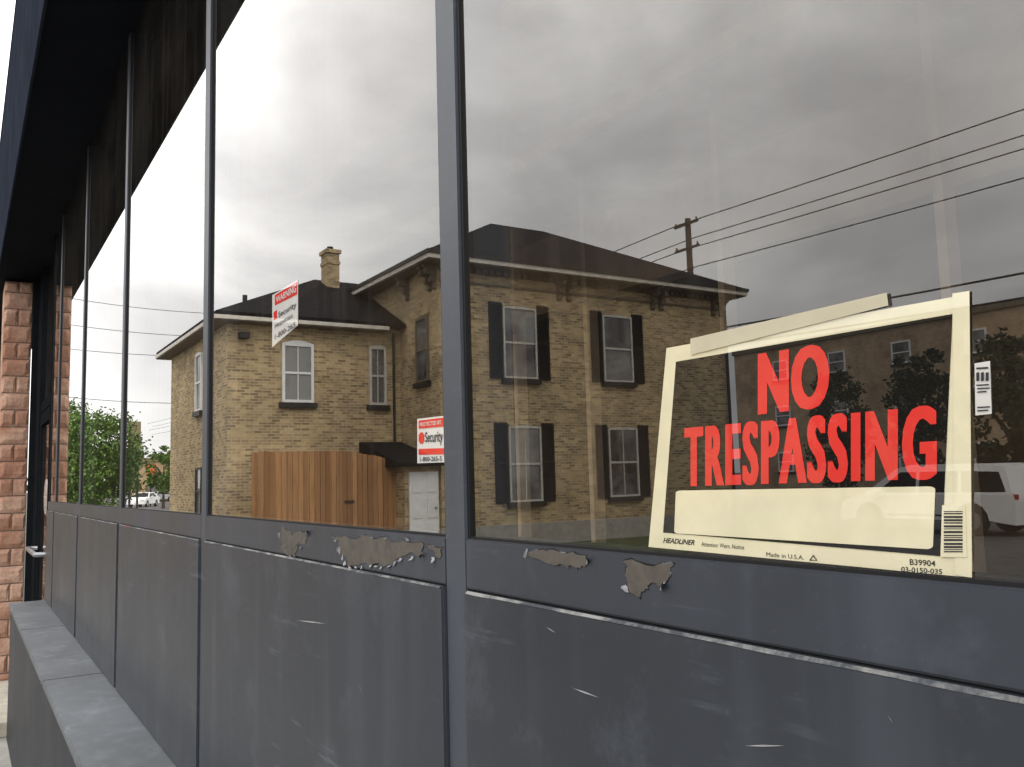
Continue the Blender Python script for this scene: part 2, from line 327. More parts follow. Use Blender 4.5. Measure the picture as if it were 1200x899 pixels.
# ------------------------------------------------------------------ block pillar
pil = thing('block_pillar', 'rough pinkish orange split face block pillar beyond the shop door', 'pillar', (-9.1, -.15, 1.2))
PY = -.275
MB().box(-9.48, -8.97, PY+.012, -.05, -.05, ZT-.02).build('mortar_core', m_mortar, pil)
bm_ = MB(); row = .152; z = 0.0; r_i = 0
while z < ZT-.03:
    zt = min(z+row-.010, ZT-.021)
    cuts = [PY, -.05] if r_i % 2 == 0 else [PY, -.16, -.05]
    for a, b_ in zip(cuts[:-1], cuts[1:]):
        nu, nv = 6, 4; vs = []
        for u in range(nu+1):
            for v in range(nv+1):
                yy = a+.005+(b_-a-.010)*u/nu; z2 = z+(zt-z)*v/nv
                e = 0 if u in (0, nu) or v in (0, nv) else 1
                vs.append((-8.965+e*(.014+.014*noise.noise(Vector((yy*9, z2*9, 1.7)))), yy, z2))
        bm_.add(vs, [(u*(nv+1)+v, (u+1)*(nv+1)+v, (u+1)*(nv+1)+v+1, u*(nv+1)+v+1) for u in range(nu) for v in range(nv)])
        bm_.box(-9.5, -8.966, a+.005, b_-.005, z, zt)
    z += row; r_i += 1
bm_.build('split_blocks', m_rock, pil, fixn=False)
# ------------------------------------------------------------------ signs on the glass
def qd(px4, Y): return [onY(x, y, Y) for x, y in px4]
def bil(q, u, v):
    tl, tr, br, bl = q; return (bl*(1-u)+br*u)*(1-v)+(tl*(1-u)+tr*u)*v
def text(body, px4, Y, mt, parent, name, bold=0.0, space=1.0, wide=0.0, shear=0.0):
    cu = bpy.data.curves.new('t', 'FONT'); cu.body = body; cu.offset = bold; cu.space_character = space; cu.resolution_u = 4; cu.shear = shear
    o = bpy.data.objects.new('t', cu); C.objects.link(o); dg = bpy.context.evaluated_depsgraph_get(); dg.update()
    m0 = bpy.data.meshes.new_from_object(o.evaluated_get(dg)); bpy.data.objects.remove(o)
    co = [v.co.copy() for v in m0.vertices]; fs = [tuple(p.vertices) for p in m0.polygons]; k = 1 if wide == 0 else 7
    vs = []; ff = []
    for j in range(k):
        dx = 0 if k == 1 else wide*(2*j/(k-1)-1); n = len(vs)
        vs += [Vector((c.x+dx, c.y, j)) for c in co]; ff += [tuple(q+n for q in f_) for f_ in fs]
    x0, x1 = min(v.x for v in vs), max(v.x for v in vs); y0, y1 = min(v.y for v in vs), max(v.y for v in vs)
    q = qd(px4, Y); oo = org(parent)
    out_ = [bil(q, (v.x-x0)/(x1-x0), (v.y-y0)/(y1-y0))-oo+Vector((0, -.000012*v.z, 0)) for v in vs]
    me = bpy.data.meshes.new(name); me.from_pydata(out_, [], ff); me.materials.append(mt)
    ob = bpy.data.objects.new(name, me); C.objects.link(ob); ob.parent = parent; return ob
def plate(px4, Y, mt, parent, name, th=.0003, rnd=0):
    q = qd(px4, Y)
    if rnd:
        pts = []
        for cu, cv, a0 in ((1-rnd, 1-rnd*3, 0), (rnd, 1-rnd*3, 90), (rnd, rnd*3, 180), (1-rnd, rnd*3, 270)):
            for k in range(6):
                t = R(a0+18*k); pts.append(bil(q, cu+rnd*math.cos(t), cv+rnd*3*math.sin(t)))
        q2 = pts
    else: q2 = q
    mb = MB(); n = len(q2); mb.add(q2+[p+Vector((0, th, 0)) for p in q2], [list(range(n)), list(range(2*n-1, n-1, -1))]+[(i, i+n, (i+1) % n+n, (i+1) % n) for i in range(n)])
    return mb.build(name, mt, parent)
Y0 = -.001
sg = thing('warning_sign', 'black and cream NO TRESPASSING sign with red letters taped to the right window', 'sign', onY(950, 660, Y0))
plate([(781, 408), (1134, 345), (1138, 677), (760, 641)], Y0, m_cream, sg, 'card')
plate([(792, 424), (1116, 368), (1103, 652), (777, 624)], Y0-.0004, m_signblk, sg, 'black_field')
plate([(792, 575), (1096, 570), (1093, 644), (790, 625)], Y0-.0008, m_cream, sg, 'blank_box', rnd=.02)
text('NO', [(888, 414), (972, 401), (972, 477), (888, 487)], Y0-.0006, m_red, sg, 'lettering', .02, 1.15, .055)
text('TRESPASSING', [(802, 501), (1098, 474), (1098, 562), (802, 571)], Y0-.0006, m_red, sg, 'lettering', .014, 1.22, .058)
text('B39904', [(1066, 655), (1096, 657), (1096, 664), (1066, 662)], Y0-.0003, m_ink, sg, 'lettering', .01)
text('03-0150-035', [(1056, 664), (1104, 667), (1104, 673), (1056, 670)], Y0-.0003, m_ink, sg, 'lettering', .01)
text('Made in U.S.A.', [(898, 647), (942, 651), (942, 656), (898, 652)], Y0-.0003, m_ink, sg, 'lettering')
text('HEADLINER', [(777, 630), (814, 633), (814, 639), (777, 636)], Y0-.0003, m_ink, sg, 'lettering', .02, 1, 0, .35)
text('Attention: Warn. Notice', [(822, 635), (872, 639), (872, 644), (822, 640)], Y0-.0003, m_ink, sg, 'lettering')
tm = MB()
tri = [(953, 650), (958, 657), (948, 657)]; tin = [(953, 652), (956.2, 656.2), (949.8, 656.2)]
for k in range(3): tm.quad(*qd([tri[k], tri[(k+1) % 3], tin[(k+1) % 3], tin[k]], Y0-.0005))
tm.build('recycling_mark', m_ink, sg, fixn=False)
bc = MB(); y_ = 599
random.seed(3)
plate([(1104, 592), (1131, 592), (1133, 653), (1102, 653)], Y0-.0010, m_cream, sg, 'barcode_field')
while y_ < 648:
    h = random.choice((1, 1.5, 2.5)); bc.quad(*qd([(1106, y_), (1128, y_), (1128, y_+h), (1106, y_+h)], Y0-.0012)); y_ += h+random.choice((1.2, 2))
bc.build('barcode', m_ink, sg, fixn=False)
plate([(809, 397), (1039, 343), (1041, 358), (809, 416)], Y0-.0014, m_tape, sg, 'tape_strip', th=.0001)
plate([(1116, 344), (1136, 341), (1139, 677), (1119, 674)], Y0-.0006, m_cream, sg, 'card_edge', th=.0001)
Q = -.0006
s2 = thing('security_sticker', 'small white and red security sticker half hidden behind the middle mullion', 'sticker', onY(505, 540, Q))
plate([(489, 491), (548, 484), (548, 541), (489, 543)], Q, m_card, s2, 'card')
plate([(490.5, 493), (547, 486), (547, 497.5), (490.5, 502.5)], Q-.0006, m_red, s2, 'red_band')
text('PROTECTED BY', [(492, 495.5), (517, 492.5), (517, 497), (492, 500)], Q-.001, m_card, s2, 'lettering', .01)
plate([(490.5, 510), (492.5, 507), (495, 506.5), (497, 509.5), (497, 517), (495, 520), (492.5, 520), (490.5, 517)], Q-.0006, m_red, s2, 'emblem')
text('Security', [(498, 506.5), (518.5, 504), (518.5, 522), (498, 522)], Q-.001, m_ink, s2, 'lettering', .01)
plate([(490.5, 526), (547, 524.5), (547, 532), (490.5, 533)], Q-.0006, m_red, s2, 'red_band')
text('1-800-265-5', [(492, 535.5), (517.5, 534.5), (517.5, 540), (492, 541)], Q-.001, m_ink, s2, 'lettering', .01)
s3 = thing('security_sticker', 'small white WARNING sticker with red band high on the second window', 'sticker', onY(335, 400, Q))
plate([(319, 346), (349, 328), (349, 381), (319, 407)], Q, m_card, s3, 'card')
plate([(322, 346), (348, 330), (348, 345), (322, 358)], Q-.0006, m_red, s3, 'red_band')
text('WARNING', [(323.5, 348), (347, 333), (347, 342), (323.5, 355)], Q-.001, m_card, s3, 'lettering', .02)
text('Security', [(326, 366), (347, 353), (347, 362), (326, 374)], Q-.001, m_ink, s3, 'lettering', .01)
plate([(320.5, 366), (324.5, 363), (324.5, 373), (320.5, 376)], Q-.0006, m_red, s3, 'emblem')
text('PREMISES', [(322, 381), (343, 368), (343, 372), (322, 385)], Q-.001, m_ink, s3, 'lettering')
text('1-800-265', [(322, 392), (346, 377), (346, 383), (322, 398)], Q-.001, m_ink, s3, 'lettering')
s4 = thing('poster', 'small white notice with dark print on right window beside the trespassing sign', 'poster', onY(1150, 486, Q))
plate([(1142, 426), (1160, 423), (1162, 485), (1143, 487)], Q, m_card, s4, 'card')
pb = MB()
for (xa, xb, ya, yb) in ((1144, 1158, 430, 432), (1144, 1147.5, 436, 446), (1149.5, 1153, 436, 446), (1155, 1158.5, 436, 446), (1144, 1159, 450, 451.5), (1145, 1160, 454, 455.5), (1145, 1156, 458, 459.5), (1145, 1160, 476, 477.5), (1145, 1158, 480, 481.5)):
    pb.quad(*qd([(xa, ya+.8), (xb, ya), (xb, yb), (xa, yb+.8)], Q-.0006))
pb.build('print', m_ink, s4, fixn=False)
# ------------------------------------------------------------------ ground
def sheet(name, x0, x1, y0, y1, z, mt): return struct(MB().quad((x0, y0, z), (x1, y0, z), (x1, y1, z), (x0, y1, z)).build(name, mt, None, fixn=True))
sheet('ground', -1500, 1500, -1500, 1500, -.14, m_asph2)
struct(MB().box(-60, 20, -1.9, 0.09, -.3, 0).build('sidewalk', m_conc))
struct(MB().box(-60, 20, -2.05, -1.904, -.3, .004).build('kerb', m_conc))
sheet('road', -900, 60, -4.6, -2.054, -.132, m_asph)
sheet('lawn', -60, -21, -30, -5, -.128, m_lawn); sheet('lawn', -20.9, -15.5, -22, -9.5, -.128, m_lawn)
tag(MB().box(-8.9, XE-.05, -.75, -.002, .001, .1).build('door_step', m_step, bevel=.006), 'pale concrete step in front of the shop door', 'step')
# ------------------------------------------------------------------ brick house across the lane (virtual coords, mirrored)
XA = -20.5; XB = -29.0; XW = -22.9
YM0 = onX(516, 500, XA).y; YM1 = onX(857, 500, XA).y
YW0 = onX(266, 500, XW).y; XWB = onY(200, 500, YW0).x
ZE = onX(548, 315, XA).z; ZEW = onX(266, 376, XW).z; ZG = -.14
house = thing('brick_house', 'two storey buff brick house with black hip roof and black shutters', 'house', (-24, -(YM0+YM1)/2, ZG))
V = lambda: MB(True)
V().box(XB, XA, YM0, YM1, ZG, ZE+.25).build('main_wall', m_brick, house)
V().box(XWB, XW, YW0, YM0-.003, ZG, ZEW+.15).build('wing_wall', m_brick, house)
V().box(XB, XA+.04, YM0-.04, YM1+.04, ZG, .45).build('plinth', m_conc, house)
def hip(x0, x1, y0, y1, ze, zr, name, open_end=False):
    xm = (x0+x1)/2; h = (x1-x0)/2; ya = y0+h; yb = y1 if open_end else y1-h
    vs = [(x0, y0, ze), (x1, y0, ze), (x1, y1, ze), (x0, y1, ze), (xm, ya, zr), (xm, yb, zr)]
    vs2 = [(x, y, z-.09) for x, y, z in vs[:4]]
    return V().add(vs+vs2, [(0, 1, 4), (1, 2, 5, 4), (2, 3, 5), (3, 0, 4, 5), (0, 1, 7, 6), (1, 2, 8, 7), (2, 3, 9, 8), (3, 0, 6, 9), (6, 7, 8, 9)]).build(name, m_roof, house)
ov = .5
rf = hip(XB-ov, XA+ov, YM0-ov, YM1+ov, ZE+.28, 10.25, 'roof')
rw = hip(XWB-.4, XW+.4, YW0-.4, YM0+1.5, ZEW+.18, 8.15, 'wing_roof', True)
def ring(x0, x1, y0, y1, z0, z1, t, name, mt, sides='NESW'):
    mb = V()
    if 'E' in sides: mb.box(x1, x1+t, y0-t, y1+t, z0, z1)
    if 'W' in sides: mb.box(x0-t, x0, y0-t, y1+t, z0, z1)
    if 'S' in sides: mb.box(x0, x1, y0-t, y0, z0, z1)
    if 'N' in sides: mb.box(x0, x1, y1, y1+t, z0, z1)
    return mb.build(name, mt, house)
ring(XB-ov, XA+ov, YM0-ov, YM1+ov, ZE+.05, ZE+.17, .03, 'fascia', m_trim)
ring(XB-ov, XA+ov, YM0-ov, YM1+ov, ZE+.172, ZE+.27, .07, 'gutter', m_dark)
ring(XWB-.4, XW+.4, YW0-.4, YM0-.55, ZEW-.02, ZEW+.08, .03, 'fascia', m_trim, 'ESW')
V().box(XB-ov, XA+ov, YM0-ov, YM1+ov, ZE+.02, ZE+.05).build('eave_soffit', m_brkt, house)
V().box(XWB-.4, XW+.4, YW0-.4, YM0-.55, ZEW-.05, ZEW-.02).build('eave_soffit', m_brkt, house)
fz = V(); fz.box(XA+.002, XA+.05, YM0, YM1, ZE-.12, ZE+.02)
y = YM0
while y < YM1-.1: fz.box(XA+.05, XA+.16, y, y+.11, ZE-.12, ZE+.0); y += .22
fz.build('dentil_frieze', m_brkt, house)
V().box(XA+.003, XA+.04, YM0, YM1, ZE-.42, ZE-.36).build('frieze_moulding', m_brkt, house)
def bracket(y, X=XA, axis='X'):
    prof = [(p*.85, q*.78) for p, q in [(0, 0), (.44, 0), (.44, -.10), (.36, -.13), (.40, -.20), (.36, -.29), (.26, -.33), (.16, -.31), (.17, -.40), (.23, -.47), (.20, -.57), (.10, -.60), (.08, -.70), (.11, -.76), (.06, -.82), (0, -.84)]]
    if axis == 'X': f0 = lambda p, q: (X+.003+p, y, ZE+.018+q); f1 = lambda p, q: (X+.003+p, y+.15, ZE+.018+q)
    else: f0 = lambda p, q: (y, X-.003-p, ZE+.018+q); f1 = lambda p, q: (y+.15, X-.003-p, ZE+.018+q)
    V().prism(prof, f0, f1).build('bracket', m_brkt, house)
for px in (660, 768, 838):
    yy = onX(px, 330, XA).y
    bracket(yy-.26); bracket(yy+.08)
bracket(YM0+.1)
for xx in (XA-.2, XA-.5, XA-1.9): bracket(xx, YM0, 'Y')
def bx(mb, ax, pl, a0, a1, n0, n1, z0, z1):
    if ax == 'X': mb.box(pl+n0, pl+n1, a0, a1, z0, z1)
    else: mb.box(a0, a1, pl-n1, pl-n0, z0, z1)
def window(par, ax, pl, a0, a1, z0, z1, arch=.05, fw=.06, mull=1, fm=None, sill=True):
    a0, a1 = sorted((a0, a1)); z0, z1 = sorted((z0, z1)); fm = fm or m_white; w = a1-a0
    mb = V()
    bx(mb, ax, pl, a0, a0+fw, .002, .07, z0, z1); bx(mb, ax, pl, a1-fw, a1, .002, .07, z0, z1)
    bx(mb, ax, pl, a0+fw, a1-fw, .002, .069, z1-fw, z1); bx(mb, ax, pl, a0+fw, a1-fw, .002, .069, z0, z0+fw)
    zm = (z0+z1)/2; bx(mb, ax, pl, a0+fw, a1-fw, .002, .055, zm-.03, zm+.03)
    if mull > 1: bx(mb, ax, pl, (a0+a1)/2-.012, (a0+a1)/2+.012, .004, .05, z0+fw, z1-fw)
    f = (lambda n: (lambda a, z: (pl+n, a, z))) if ax == 'X' else (lambda n: (lambda a, z: (a, pl-n, z)))
    if arch:
        pts = [(a0, z1), (a1, z1)]+[(a1-w*k/8, z1+arch*w*math.sin(math.pi*k/8)) for k in range(1, 8)]
        mb.prism(pts, f(.002), f(.068))
    fr = mb.build('window', fm, par)
    p = V(); bx(p, ax, pl, a0+fw, a1-fw, .0025, .02, z0+fw, zm-.03); bx(p, ax, pl, a0+fw, a1-fw, .0025, .032, zm+.03, z1-fw); p.build('pane', m_pane, fr)
    if sill: s_ = V(); bx(s_, ax, pl, a0-.08, a1+.08, .001, .12, z0-.14, z0-.003); s_.build('sill', m_dark, fr)
    if arch:
        top = [(a0-.05+(w+.1)*k/8, z1+arch*w*math.sin(math.pi*k/8)+.02) for k in range(9)]
        V().prism(top+[(a, z+.2) for a, z in reversed(top)], f(.001), f(.025)).build('lintel', m_brick, fr)
    return fr
def winpx(par, ax, pl, x0, y0, x1, y1, **k):
    on = onX if ax == 'X' else onY; pa = on(x0, (y0+y1)/2, pl); pb_ = on(x1, (y0+y1)/2, pl); xm = (x0+x1)/2
    za = on(xm, y1, pl).z; zb_ = on(xm, y0, pl).z
    a0, a1 = (pa.y, pb_.y) if ax == 'X' else (pa.x, pb_.x)
    window(par, ax, pl, a0, a1, za, zb_, **k); return sorted((a0, a1)), za, zb_
def shutter(par, a0, a1, z0, z1):
    mb = V(); X = XA; fw = .06
    mb.box(X+.004, X+.05, a0, a0+fw, z0, z1).box(X+.004, X+.05, a1-fw, a1, z0, z1)
    for z in (z0, (z0+z1)/2-.03, z1-.07): mb.box(X+.004, X+.049, a0+fw, a1-fw, z, z+.07)
    z = z0+.09
    while z < z1-.1:
        mb.add([(X+.012, a0+fw, z), (X+.012, a1-fw, z), (X+.042, a1-fw, z-.03), (X+.042, a0+fw, z-.03)], [(0, 1, 2, 3)]); z += .06
    mb.box(X+.004, X+.01, a0+fw, a1-fw, z0, z1); mb.build('shutter', m_shut, par)
for (x0, y0, x1, y1) in ((589, 361, 628, 444), (706, 371, 740, 448), (596, 500, 634, 588), (713, 502, 747, 582)):
    (a0, a1), z0, z1 = winpx(house, 'X', XA, x0, y0, x1, y1, mull=2 if y0 > 450 else 1, arch=.03, fw=.052, fm=m_wtrim)
    sw = .42
    shutter(house, a0-sw-.02, a0-.02, z0-.02, z1+.1); shutter(house, a1+.02, a1+sw+.02, z0-.02, z1+.1)
winpx(house, 'X', XW, 330, 403, 367, 472, mull=2, fw=.075, arch=.1); winpx(house, 'X', XW, 432, 407, 452, 475, mull=2, fw=.07, arch=.1, fm=m_wtrim)
winpx(house, 'Y', YW0, 231, 415, 238, 482); winpx(house, 'Y', YM0, 489, 372, 503, 448, fm=m_brkt)
winpx(house, 'Y', YW0, 231, 548, 238, 604, fm=m_dark, arch=0, sill=False)
cx, cy = -26.0, onX(387, 310, -26.0).y; zt = onX(387, 299, -26).z
ch = V(); ch.box(cx-.27, cx+.27, cy-.2, cy+.2, 7.2, zt).box(cx-.32, cx+.32, cy-.25, cy+.25, zt, zt+.12).box(cx-.295, cx+.295, cy-.225, cy+.225, zt-.35, zt-.25); ch = ch.build('chimney', m_brick, rw)
V().tube([(cx, cy, zt+.12), (cx, cy, zt+.26)], .10, 10).build('chimney_pot', m_dark, house)
vx = -25.; V().tube([(vx, onX(287, 350, vx).y, 6.6), (vx, onX(287, 350, vx).y, onX(287, 346, vx).z)], .07).build('vent_pipe', m_dark, house)
V().tube([(XA+.12, YM1-.15, .2), (XA+.12, YM1-.15, ZE-.3), (XA+.45, YM1-.15, ZE+.05)], .05).build('downpipe', m_dark, house)
V().tube([(XW+.08, YM0-.25, .2), (XW+.08, YM0-.25, ZEW-.05)], .04).build('downpipe', m_dark, house)
wl = onX(272, 384, XW); V().box(XW+.002, XW+.25, wl.y+.15, wl.y+.4, ZEW-.45, ZEW-.3).build('wall_lamp', m_dark, house)
XP = -20.62; pa = onX(474, 560, XP).y; pb_ = YM0-.004; zp = onX(487, 542, XP+.3).z
V().box(XW, XP, pa, pb_, ZG, zp-.02).build('porch_wall', m_brick, house)
zt2 = onX(430, 518, XW).z; pr = pa-.3
V().add([(XP+.3, pr, zp), (XP+.3, pb_, zp), (XW, pb_, zt2), (XW, pr, zt2), (XP+.3, pr, zp-.1), (XP+.3, pb_, zp-.1), (XW, pb_, zp-.1), (XW, pr, zp-.1)], [(0, 1, 2, 3), (0, 1, 5, 4), (0, 3, 7, 4), (4, 5, 6, 7), (1, 2, 6, 5)]).build('porch_roof', m_roof, house)
d0 = onX(479, 590, XP).y; d1 = pb_-.05; zd = onX(495, 553, XP).z
dd = V().box(XP+.002, XP+.06, d0, d1, ZG+.1, zd).build('porch_door', m_white, house)
mb = V()
for k in range(2):
    for r_ in range(3):
        w_ = (d1-d0)/2; mb.box(XP+.06, XP+.075, d0+k*w_+.08, d0+(k+1)*w_-.06, .1+r_*.65, .62+r_*.65)
mb.build('door_mouldings', m_white, dd)
V().tube([(XP+.06, d1-.1, 1.0), (XP+.13, d1-.1, 1.0)], .03).build('door_knob', m_steel, dd)
XF = -21.2; f0 = onX(302, 560, XF).y; f1 = onX(470, 560, XF).y; zf = onX(340, 529, XF).z; fc = f0+(f1-f0)*.55
fence = thing('wooden_fence', 'tall orange brown cedar board fence in front of the brick house wing', 'fence', (XF, -(f0+f1)/2, ZG))
ft = lambda y: zf-(0 if y < fc else .30*((y-fc)/(f1-fc))**1.4)
mb = V(); y = f0
while y < f1-.02:
    y1_ = min(y+.127, f1); t0, t1 = ft(y)+random.uniform(-.02, .015), ft(y1_); xo = XF+random.uniform(0, .012)
    xo = XF+.055+random.uniform(0, .012)
    mb.add([(xo, y, ZG+.05), (XF+.03, y, ZG+.05), (XF+.03, y1_, ZG+.05), (xo, y1_, ZG+.05), (xo, y, t0), (XF+.03, y, t0), (XF+.03, y1_, t1), (xo, y1_, t1)], [(0, 1, 2, 3), (4, 5, 6, 7), (0, 1, 5, 4), (1, 2, 6, 5), (2, 3, 7, 6), (3, 0, 4, 7)]); y += .14
mb.build('boards', m_wood, fence)
for y in (f0-.12, fc, f1): V().box(XF-.09, XF-.01, y, y+.12, ZG, ft(y)-.02).build('post', m_wood, fence)
V().box(XF, XF+.028, f0, f1, .35, .47).build('rail', m_wood, fence); V().box(XF, XF+.028, f0, f1, 1.7, 1.82).build('rail', m_wood, fence)
V().box(XF+.072, XF+.09, fc-.03, fc+.03, ZG, ft(fc)).build('gate_stile', m_wood, fence)
V().box(XF+.072, XF+.10, fc+.1, fc+.35, 1.2, 1.26).build('gate_latch', m_dark, fence)
# ------------------------------------------------------------------ trees
def crown(mb, c, rx, ry, rz_, nc, nl, s):
    for k in range(nc):
        while True:
            d = Vector((random.uniform(-1, 1), random.uniform(-1, 1), random.uniform(-1, 1)))
            if .25 < d.length < 1: break
        p = Vector((c.x+d.x*rx, c.y+d.y*ry, c.z+d.z*rz_)); cr = random.uniform(.18, .34)*rx
        for j in range(nl):
            q = p+Vector((random.gauss(0, .5), random.gauss(0, .5), random.gauss(0, .42)))*cr
            a = Vector((random.gauss(0, 1), random.gauss(0, 1), random.gauss(0, 1))).normalized(); b = a.orthogonal().normalized()*s*random.uniform(.5, 1.1); a = a*s*random.uniform(.5, 1.1)
            mb.add([q-a, q+b*.6, q+a, q-b*.6], [(0, 1, 2, 3)])
def tree(name, label, base, h, rx, rz_, lm, nc=120, nl=40, s=.12, group=None, ry=None):
    b = Vector(base); t = thing(name, label, 'tree', (b.x, -b.y, b.z), group)
    tr = V(); top = b+Vector((0, 0, h-rz_*.7)); tr.tube([b, b+Vector((.05, 0, h*.2)), top], .05*h**.7, 8, .03)
    for k in range(7):
        st = b+Vector((0, 0, h*random.uniform(.18, .5))); an = random.uniform(0, 6.28); tr.tube([st, st+Vector((math.cos(an)*rx*.35, math.sin(an)*rx*.35, h*.16)), st+Vector((math.cos(an)*rx*.75, math.sin(an)*rx*.75, h*.27))], .03*h**.6, 6, .015)
    tr.build('trunk', m_bark, t)
    cr = V(); crown(cr, b+Vector((0, 0, h-rz_)), rx, ry or rx, rz_, nc, nl, s); cr.build('crown', lm, t, fixn=False); return t
random.seed(11)
p = onX(108, 500, -42); pt = onX(108, 470, -42)
tree('leafy_tree', 'bushy bright green tree reflected in the far left windows', (-42, p.y, ZG), pt.z-ZG, 1.95, (pt.z-ZG)*.48, m_leaf, 240, 65, .10)
p = onX(192, 545, -85); pt = onX(192, 523, -85)
tree('leafy_tree', 'small distant green tree beside the parked cars past the house', (-85, p.y, ZG), pt.z-ZG, 1.5, 2.2, m_leaf, 50, 30, .2)
for px, top, L_, rx, lab in ((1085, 392, 36, 1.3, 'dark tree in front of the brown apartment block above the sign'), (1196, 378, 30, 1.6, 'dark tree at the right edge of the right window reflection'), (985, 430, 38, 1.5, 'dark tree reflected in the black part of the trespassing sign')):
    p = onY(px, 540, L_); pt = onY(px, top, L_); tree('dark_tree', lab, (p.x, p.y, ZG), pt.z-ZG, rx, (pt.z-ZG)*.46, m_leafd, 90, 45, .15)
mb = V(); random.seed(5)
for k in range(260):
    y = random.uniform(-10, 75); crown(mb, Vector((-210+random.uniform(-6, 6), y, random.uniform(0, 4.5)+2*noise.noise(Vector((y*.08, 0, 0))))), 2.2, 2.6, 2.0, 3, 26, .5)
o = mb.build('far_woods', m_leafd, fixn=False); tag(o, 'far off row of dark trees closing the street horizon', 'woods'); o['kind'] = 'stuff'
# ------------------------------------------------------------------ apartment block
YA = 45.; ax0 = onY(862, 450, YA).x; ax1 = 25.; zr = onY(1200, 357, YA).z
apt = thing('apartment_block', 'long flat roofed brown brick block reflected behind the trespassing sign', 'building', ((ax0+ax1)/2, -YA, ZG))
V().box(ax0, ax1, YA, YA+12, ZG, zr).build('wall', m_brick2, apt); V().box(ax0-.1, ax1+.1, YA-.12, YA+12, zr+.002, zr+.35).build('parapet', m_brkt, apt)
w0, w1 = onY(1045, 413, YA).x, onY(1068, 413, YA).x; zc = onY(1056, 413, YA).z; st = 4.4
x = w0-4*st
for k in range(10):
    for r_ in (0, 1, 2):
        z = zc-r_*3.0
        if z > 1.2 and x > ax0+.5: window(apt, 'Y', YA, x, x+(w1-w0), z-.65, z+.65, arch=0, fm=m_white, fw=.09)
    x += st
# ------------------------------------------------------------------ vehicles
def vehicle(name, label, cat, loc, rz, paintm, prof, belt, top_pts, wid, wheels, wr, wins, group=None, det=True):
    t = thing(name, label, cat, loc, group, rz, True); hw = wid/2; ztop = max(z for x, z in top_pts)
    lo = sorted(wheels); xr, xf = prof[0][0], prof[-1][0]
    bot = [(xr, .3)]
    for wx in lo:
        for k in range(9):
            an = math.pi-math.pi*k/8; bot.append((wx+math.cos(an)*(wr+.07), max(.3, wr+math.sin(an)*(wr+.07))))
    bot.append((xf, .3)); poly = bot+list(reversed(prof))
    mb = MB(); mb.prism(poly, lambda a, z: (a, -hw, z), lambda a, z: (a, hw, z))
    ins = lambda z: hw-.02-.17*(z-belt)/(ztop-belt)
    mb.prism(top_pts, lambda a, z: (a, -ins(z), z), lambda a, z: (a, ins(z), z)); mb.build('body', paintm, t)
    for w in wins:
        for sgn in (-1, 1): MB().quad(*[(a, sgn*(ins(z)+.006), z) for a, z in w]).build('side_window', m_cglass, t, fixn=False)
    (a, z), (b, z2) = top_pts[0], top_pts[1]; e = Vector((z2-z, 0, a-b)).normalized()*.008
    lerp = lambda u: (a+(b-a)*u, z+(z2-z)*u)
    q = []
    for u, sg_ in ((.08, -1), (.08, 1), (.93, 1), (.93, -1)):
        xx, z3 = lerp(u); q.append(Vector((xx, sg_*(ins(z3)-.07), z3))+e)
    MB().quad(*q).build('windscreen', m_cglass, t, fixn=False)
    for wx in wheels:
        for sgn in (-1, 1):
            wl_ = MB().tube([(wx, sgn*(hw-.2), wr), (wx, sgn*(hw+.005), wr)], wr, 20).build('wheel', m_tyre, t)
            MB().tube([(wx, sgn*(hw-.1), wr), (wx, sgn*(hw+.015), wr)], wr*.62, 14).build('rim', m_rim, wl_)
    for sgn in (-1, 1):
        MB().box(xf-.22, xf+.012, sgn*(hw-.25)-.18, sgn*(hw-.25)+.18, belt-.36, belt-.2).build('headlight', m_lamp, t)
        MB().box(xr-.012, xr+.1, sgn*(hw-.12)-.1, sgn*(hw-.12)+.1, belt-.3, belt+.0).build('tail_light', m_tail, t)
        MB().box(top_pts[0][0]-.75, top_pts[0][0]-.6, sgn*(hw+.1)-.1, sgn*(hw+.1)+.1, belt-.02, belt+.13).build('mirror', paintm, t)
    if det: MB().box(xf-.05, xf+.03, -hw+.05, hw-.05, .3, .42).build('bumper', m_black, t); MB().box(-1.4, 1.0, -hw-.012, hw+.012, .5, .54).build('side_trim', m_black, t)
    return t
vp = onY(1010, 600, 23.)
van_prof = [(-2.6, .45), (-2.62, .9), (-2.58, 1.08), (1.75, 1.08), (2.45, .92), (2.58, .7), (2.6, .42)]
van_top = [(1.8, 1.08), (.75, 1.80), (.3, 1.90), (-1.9, 1.88), (-2.35, 1.78), (-2.56, 1.08)]
van_w = [[(1.35, 1.14), (.62, 1.70), (.12, 1.70), (.12, 1.14)], [(.02, 1.14), (.02, 1.70), (-1.1, 1.70), (-1.1, 1.14)], [(-1.2, 1.14), (-1.2, 1.70), (-2.2, 1.66), (-2.4, 1.14)]]
vehicle('white_van', 'white minivan with dark windows reflected at the right edge of the right window', 'van', (vp.x+2.6, -vp.y, ZG), math.pi, m_carw, van_prof, 1.08, van_top, 1.95, (1.62, -1.45), .40, van_w)
car_prof = [(-2.15, .5), (-2.2, .85), (-2.1, .95), (-1.5, .95), (1.0, .95), (1.9, .85), (2.15, .65), (2.18, .42)]
car_top = [(1.0, .95), (.3, 1.42), (-.8, 1.45), (-1.2, 1.38), (-1.85, .95)]
car_w = [[(.75, .99), (.25, 1.36), (-.2, 1.38), (-.2, .99)], [(-.28, .99), (-.28, 1.38), (-.85, 1.37), (-1.45, .99)]]
